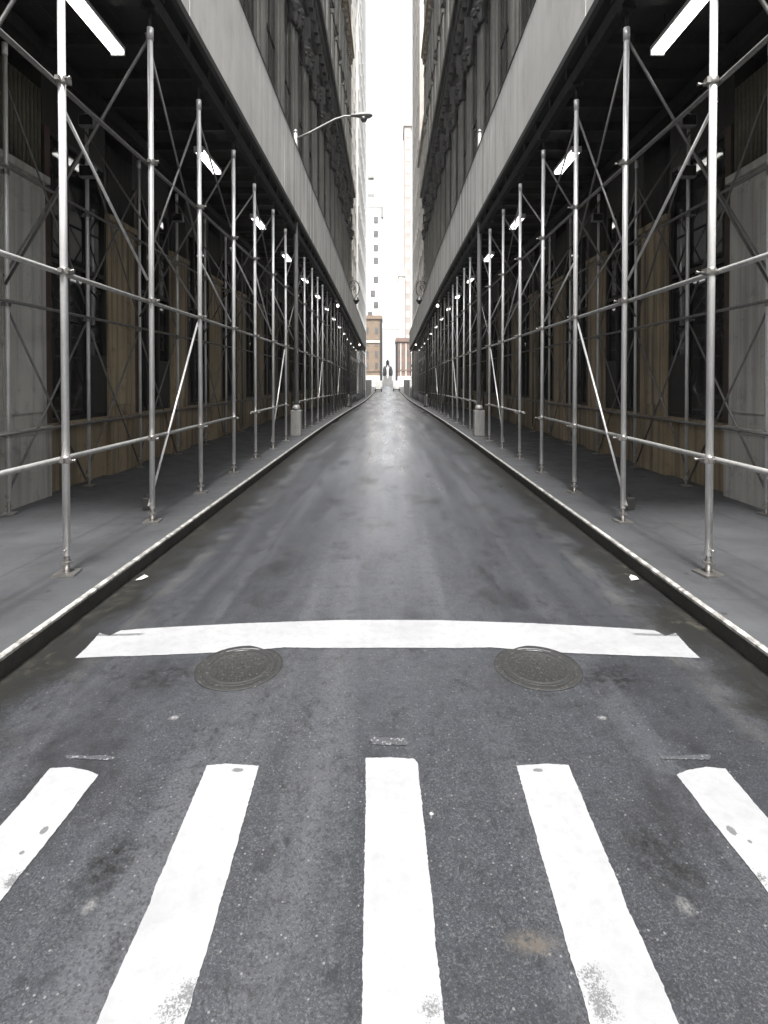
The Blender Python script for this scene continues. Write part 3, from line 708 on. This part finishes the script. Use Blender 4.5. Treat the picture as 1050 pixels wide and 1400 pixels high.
# tan brick building with the white tower above it, closing the left of the view
t=block('brick_building','tan brick building with a white cornice facing the street, left of the gap',-9.3,-2.3,200,214,24.2,TAN,WINM,front=True,floors=5,fh=4.3,group=None)
MB().box(-9.45,-2.15,199.8,214,-1.2,3.4).build('base_band',PALE3,t); MB().box(-2.85,-2.0,199.6,200.2,-1,24).build('corner_column',GREEN,t); MB().box(-9.4,-2.2,199.75,200,15.6,16.3).build('string_course',PALE,t)
t=block('white_tower','white tower with dark windows rising behind the tan brick building',-8.6,-2.1,216,232,70,PALE3,WINM,group=None,front=False)
ws=None
for k,(px,z) in enumerate(((514,31.5),(514,41.5),(514,49),(514,54),(514,59.5),(514,65),(510,36),(506,27.5))):
    x=(px-AX)*216/F; f=MB(); f.box(-.95,.95,-.12,.02,-1.35,1.35); o=f.build('window',WINM,t); o.location=(x,216,z)
MB().box(-2.9,-1.9,215.6,218,66,70.5).build('corner_block',POLE,t); MB().box(-4.9,-3.4,217,221,71.4,88).build('stair_tower',PALE,t)
t=thing('water_tank','grey rooftop tank in an open square frame on the white tower','water tank',(-6.7,220,71.4))
m=MB()
for a in (-1.15,1.15):
    for b in (-1.1,1.1): m.box(a-.14,a+.14,b-.14,b+.14,0,11.5)
for z in (4.3,11.2):
    m.box(-1.29,1.29,-1.25,-.97,z,z+.7); m.box(-1.29,1.29,.97,1.25,z,z+.7)
m.build('tank_frame',POLE,t); MB().lathe([(.95,11.9),(1.0,12.0),(1.0,16.5),(.1,17.6),(0,17.6)],n=14).build('tank',PALE,t)
t=block('brick_building','red brick building with white trim facing the street, right of the gap',3.1,11,190,204,15.2,REDB,WINM,front=True,floors=3,fh=4.0,group=None)
MB().box(2.9,11.1,189.8,204,-1.2,3.2).build('base_band',PALE3,t); MB().box(2.75,3.5,189.6,190.2,-1,15).build('corner_column',GREEN,t)
for x in (4.6,6.4,8.3): MB().box(x-.12,x+.12,189.85,190,3.2,14.6).build('trim_strip',PALE,t)
for (z,w) in ((31,'upper'),(24,'lower')):
    t=thing('skybridge','pale %s footbridge crossing the gap between the far buildings'%w,'footbridge',(0,238,z),0,'footbridges over the gap')
    MB().box(-5,6,0,2.2,0,.5).build('bridge_deck',PALE,t); m=MB()
    for i in range(12): m.box(-5+i,-5+i+.1,0,.08,.5,1.9)
    m.box(-5,6,-.02,.1,1.9,2.05); m.build('railing',PALE,t)
# monument
t=thing('monument','dark monument with a pale central shaft on grey steps closing the street','monument',(0,246,-.6))
m=MB()
for i in range(6): m.box(-3.3+.28*i,3.3-.28*i,-2.2+.3*i,2.5-.2*i,.45*i,.45*(i+1)-.003)
m.build('steps',POLE,t)
MB().box(-1.9,1.9,-.5,1.5,2.7,4.2).build('plinth',POLE,t)
for k in (-1,1): MB().lathe([(.1,4.2),(.8,4.3),(.98,5.2),(.95,6.4),(.75,7.5),(.35,8.5),(0,8.7)],(k*1.35,.6,0),14).build('wing',GREEN,t)
MB().box(-.27,.27,-.72,-.2,3.2,8.9).build('shaft',PALE3,t); MB().box(-.9,.9,-.3,1.3,8.2,9.0).build('collar',GREEN,t); MB().box(-.75,.75,-.4,1.1,9.0,10.9).build('cap',GREEN,t); MB().lathe([(.5,10.9),(.25,11.5),(0,11.6)],n=10).build('finial',GREEN,t)
# plain back wall of buildings beyond the plaza
block('stone_building','low white building seen through the gap behind the monument',-30,-9,262,275,20,PALE3,WINP,front=True,floors=4,fh=4.2)

# unseen block added behind the camera to hold sky light off the sheds
block('sky_blocker','added unseen brown stone building behind the camera, blocking low sky light',-60,60,-36,-18,20,STONE_BR,WINM,group=None,front=False,trim=True)

# hoardings beyond the sheds
def hoard(s,side,mat,words):
    t=thing('hoarding','%s past the %s shed'%(words,side),'fence',(0,0,0),0,'hoardings past the sheds'); y=74.6
    n=0
    while y<100:
        b=y+3.0; x0,x1=sorted((s*2.98,s*3.03)); MB().box(x0,x1,y+.06,b-.003,.1-.6,2.45-.6).build('panel',mat,t)
        x0,x1=sorted((s*2.94,s*3.06)); MB().box(x0,x1,y-.06,y+.057,.1-.6,2.6-.6).build('fence_post',POLE,t); y=b
    x0,x1=sorted((s*2.93,s*3.09)); MB().box(x0,x1,y-.06,y+.12,-.5,2.9-.6).build('end_post',WHITEM,t)
hoard(-1,'left',HOARDL,'grey boarded hoarding with a white end post'); hoard(1,'right',HOARD,'dark boarded hoarding with a white end post')

# parked vans far down the street
def van(x,y,label):
    t=thing('box_van',label,'van',(x,y,-.6),0,'white vans parked far down the street')
    MB().box(-.78,.78,-1.6,1.6,.55,2.35).build('cargo_box',WHITEM,t,.04); m=MB(); m.hexa([(-.75,1.62,.45),(.75,1.62,.45),(.75,2.9,.45),(-.75,2.9,.45),(-.72,1.62,1.9),(.72,1.62,1.9),(.72,2.2,1.85),(-.72,2.2,1.85)]); m.build('cab',WHITEM,t)
    MB().box(-.78,.78,-1.62,1.6,.38,.545).build('chassis',BLACK,t)
    for a in (-1,1):
        for b in (-1.1,2.1):
            w=MB().lathe([(.1,-.1),(.3,-.1),(.33,-.06),(.33,.06),(.3,.1),(.1,.1)],(0,0,0),16,True,'x').build('wheel',TYRE,t); w.location=(a*.68,b,.33)
        MB().box(a*.62-.08,a*.62+.08,-1.64,-1.603,.62,.85).build('tail_light',RED,t)
    MB().box(-.7,.7,-1.63,-1.603,.95,2.2).build('rear_door',WHITEM,t)
van(-2.0,118,'small white box van parked at the left kerb far down the street'); van(2.0,122,'small white box van parked at the right kerb far down the street')

# ------------------------------------------------------------------ air
HAZE=0.00025
if HAZE:
    m=bpy.data.materials.new('haze_air'); m.use_nodes=True; nt=m.node_tree; nt.nodes.clear()
    o=nt.nodes.new('ShaderNodeOutputMaterial'); v=nt.nodes.new('ShaderNodeVolumePrincipled'); nt.links.new(v.outputs[0],o.inputs['Volume'])
    v.inputs['Density'].default_value=HAZE; v.inputs['Color'].default_value=(.96,.97,.98,1)
    h=MB().box(-70,70,-30,300,-2.4,124).build('haze',m); h['kind']='stuff'

# ------------------------------------------------------------------ light and camera
w=bpy.data.worlds.new('World'); SC.world=w; w.use_nodes=True; nt=w.node_tree; nt.nodes.clear()
EL,AZ=math.radians(66),math.radians(180)
out=nt.nodes.new('ShaderNodeOutputWorld'); bg=nt.nodes.new('ShaderNodeBackground'); sk=nt.nodes.new('ShaderNodeTexSky'); hs=nt.nodes.new('ShaderNodeHueSaturation')
sk.sky_type='NISHITA'; sk.sun_disc=False; sk.sun_elevation=EL; sk.sun_rotation=AZ; sk.dust_density=4; sk.air_density=1.2
hs.inputs['Saturation'].default_value=.15
lt=nt.nodes.new('ShaderNodeMix'); lt.data_type='RGBA'; lt.blend_type='LIGHTEN'; lt.inputs[0].default_value=1; lt.inputs[7].default_value=(2.45,2.47,2.5,1)
nt.links.new(sk.outputs[0],hs.inputs['Color']); nt.links.new(hs.outputs[0],lt.inputs[6]); nt.links.new(lt.outputs[2],bg.inputs[0]); nt.links.new(bg.outputs[0],out.inputs[0]); bg.inputs[1].default_value=.15
sl=bpy.data.lights.new('sun','SUN'); sl.energy=4.0; sl.angle=math.radians(12); sl.color=(1,.97,.92)
so=bpy.data.objects.new('sun',sl); C.objects.link(so)
dirv=Vector((math.sin(AZ)*math.cos(EL),math.cos(AZ)*math.cos(EL),math.sin(EL)))   # towards the sun
so.rotation_euler=dirv.to_track_quat('Z','Y').to_euler(); so.location=(0,-20,60)

cam=bpy.data.cameras.new('camera'); co=bpy.data.objects.new('camera',cam); C.objects.link(co); SC.camera=co
cam.sensor_fit='HORIZONTAL'; cam.sensor_width=36; cam.lens=F/1050*36; cam.clip_end=4000; cam.clip_start=.05
PITCH=math.radians(.8)
co.location=(0,0,2); co.rotation_euler=(PI/2-PITCH,0,0)
cam.shift_x=-(AX-525)/1050; cam.shift_y=-((700-HZ)-F*math.tan(PITCH))/1050
vs=SC.view_settings; vs.view_transform='Standard'; vs.look='None'; vs.gamma=1; vs.use_curve_mapping=False; vs.exposure=1.6
SC.cycles.max_bounces=6; SC.cycles.diffuse_bounces=3; SC.cycles.glossy_bounces=3; SC.cycles.volume_bounces=0
SC.cycles.use_denoising=True
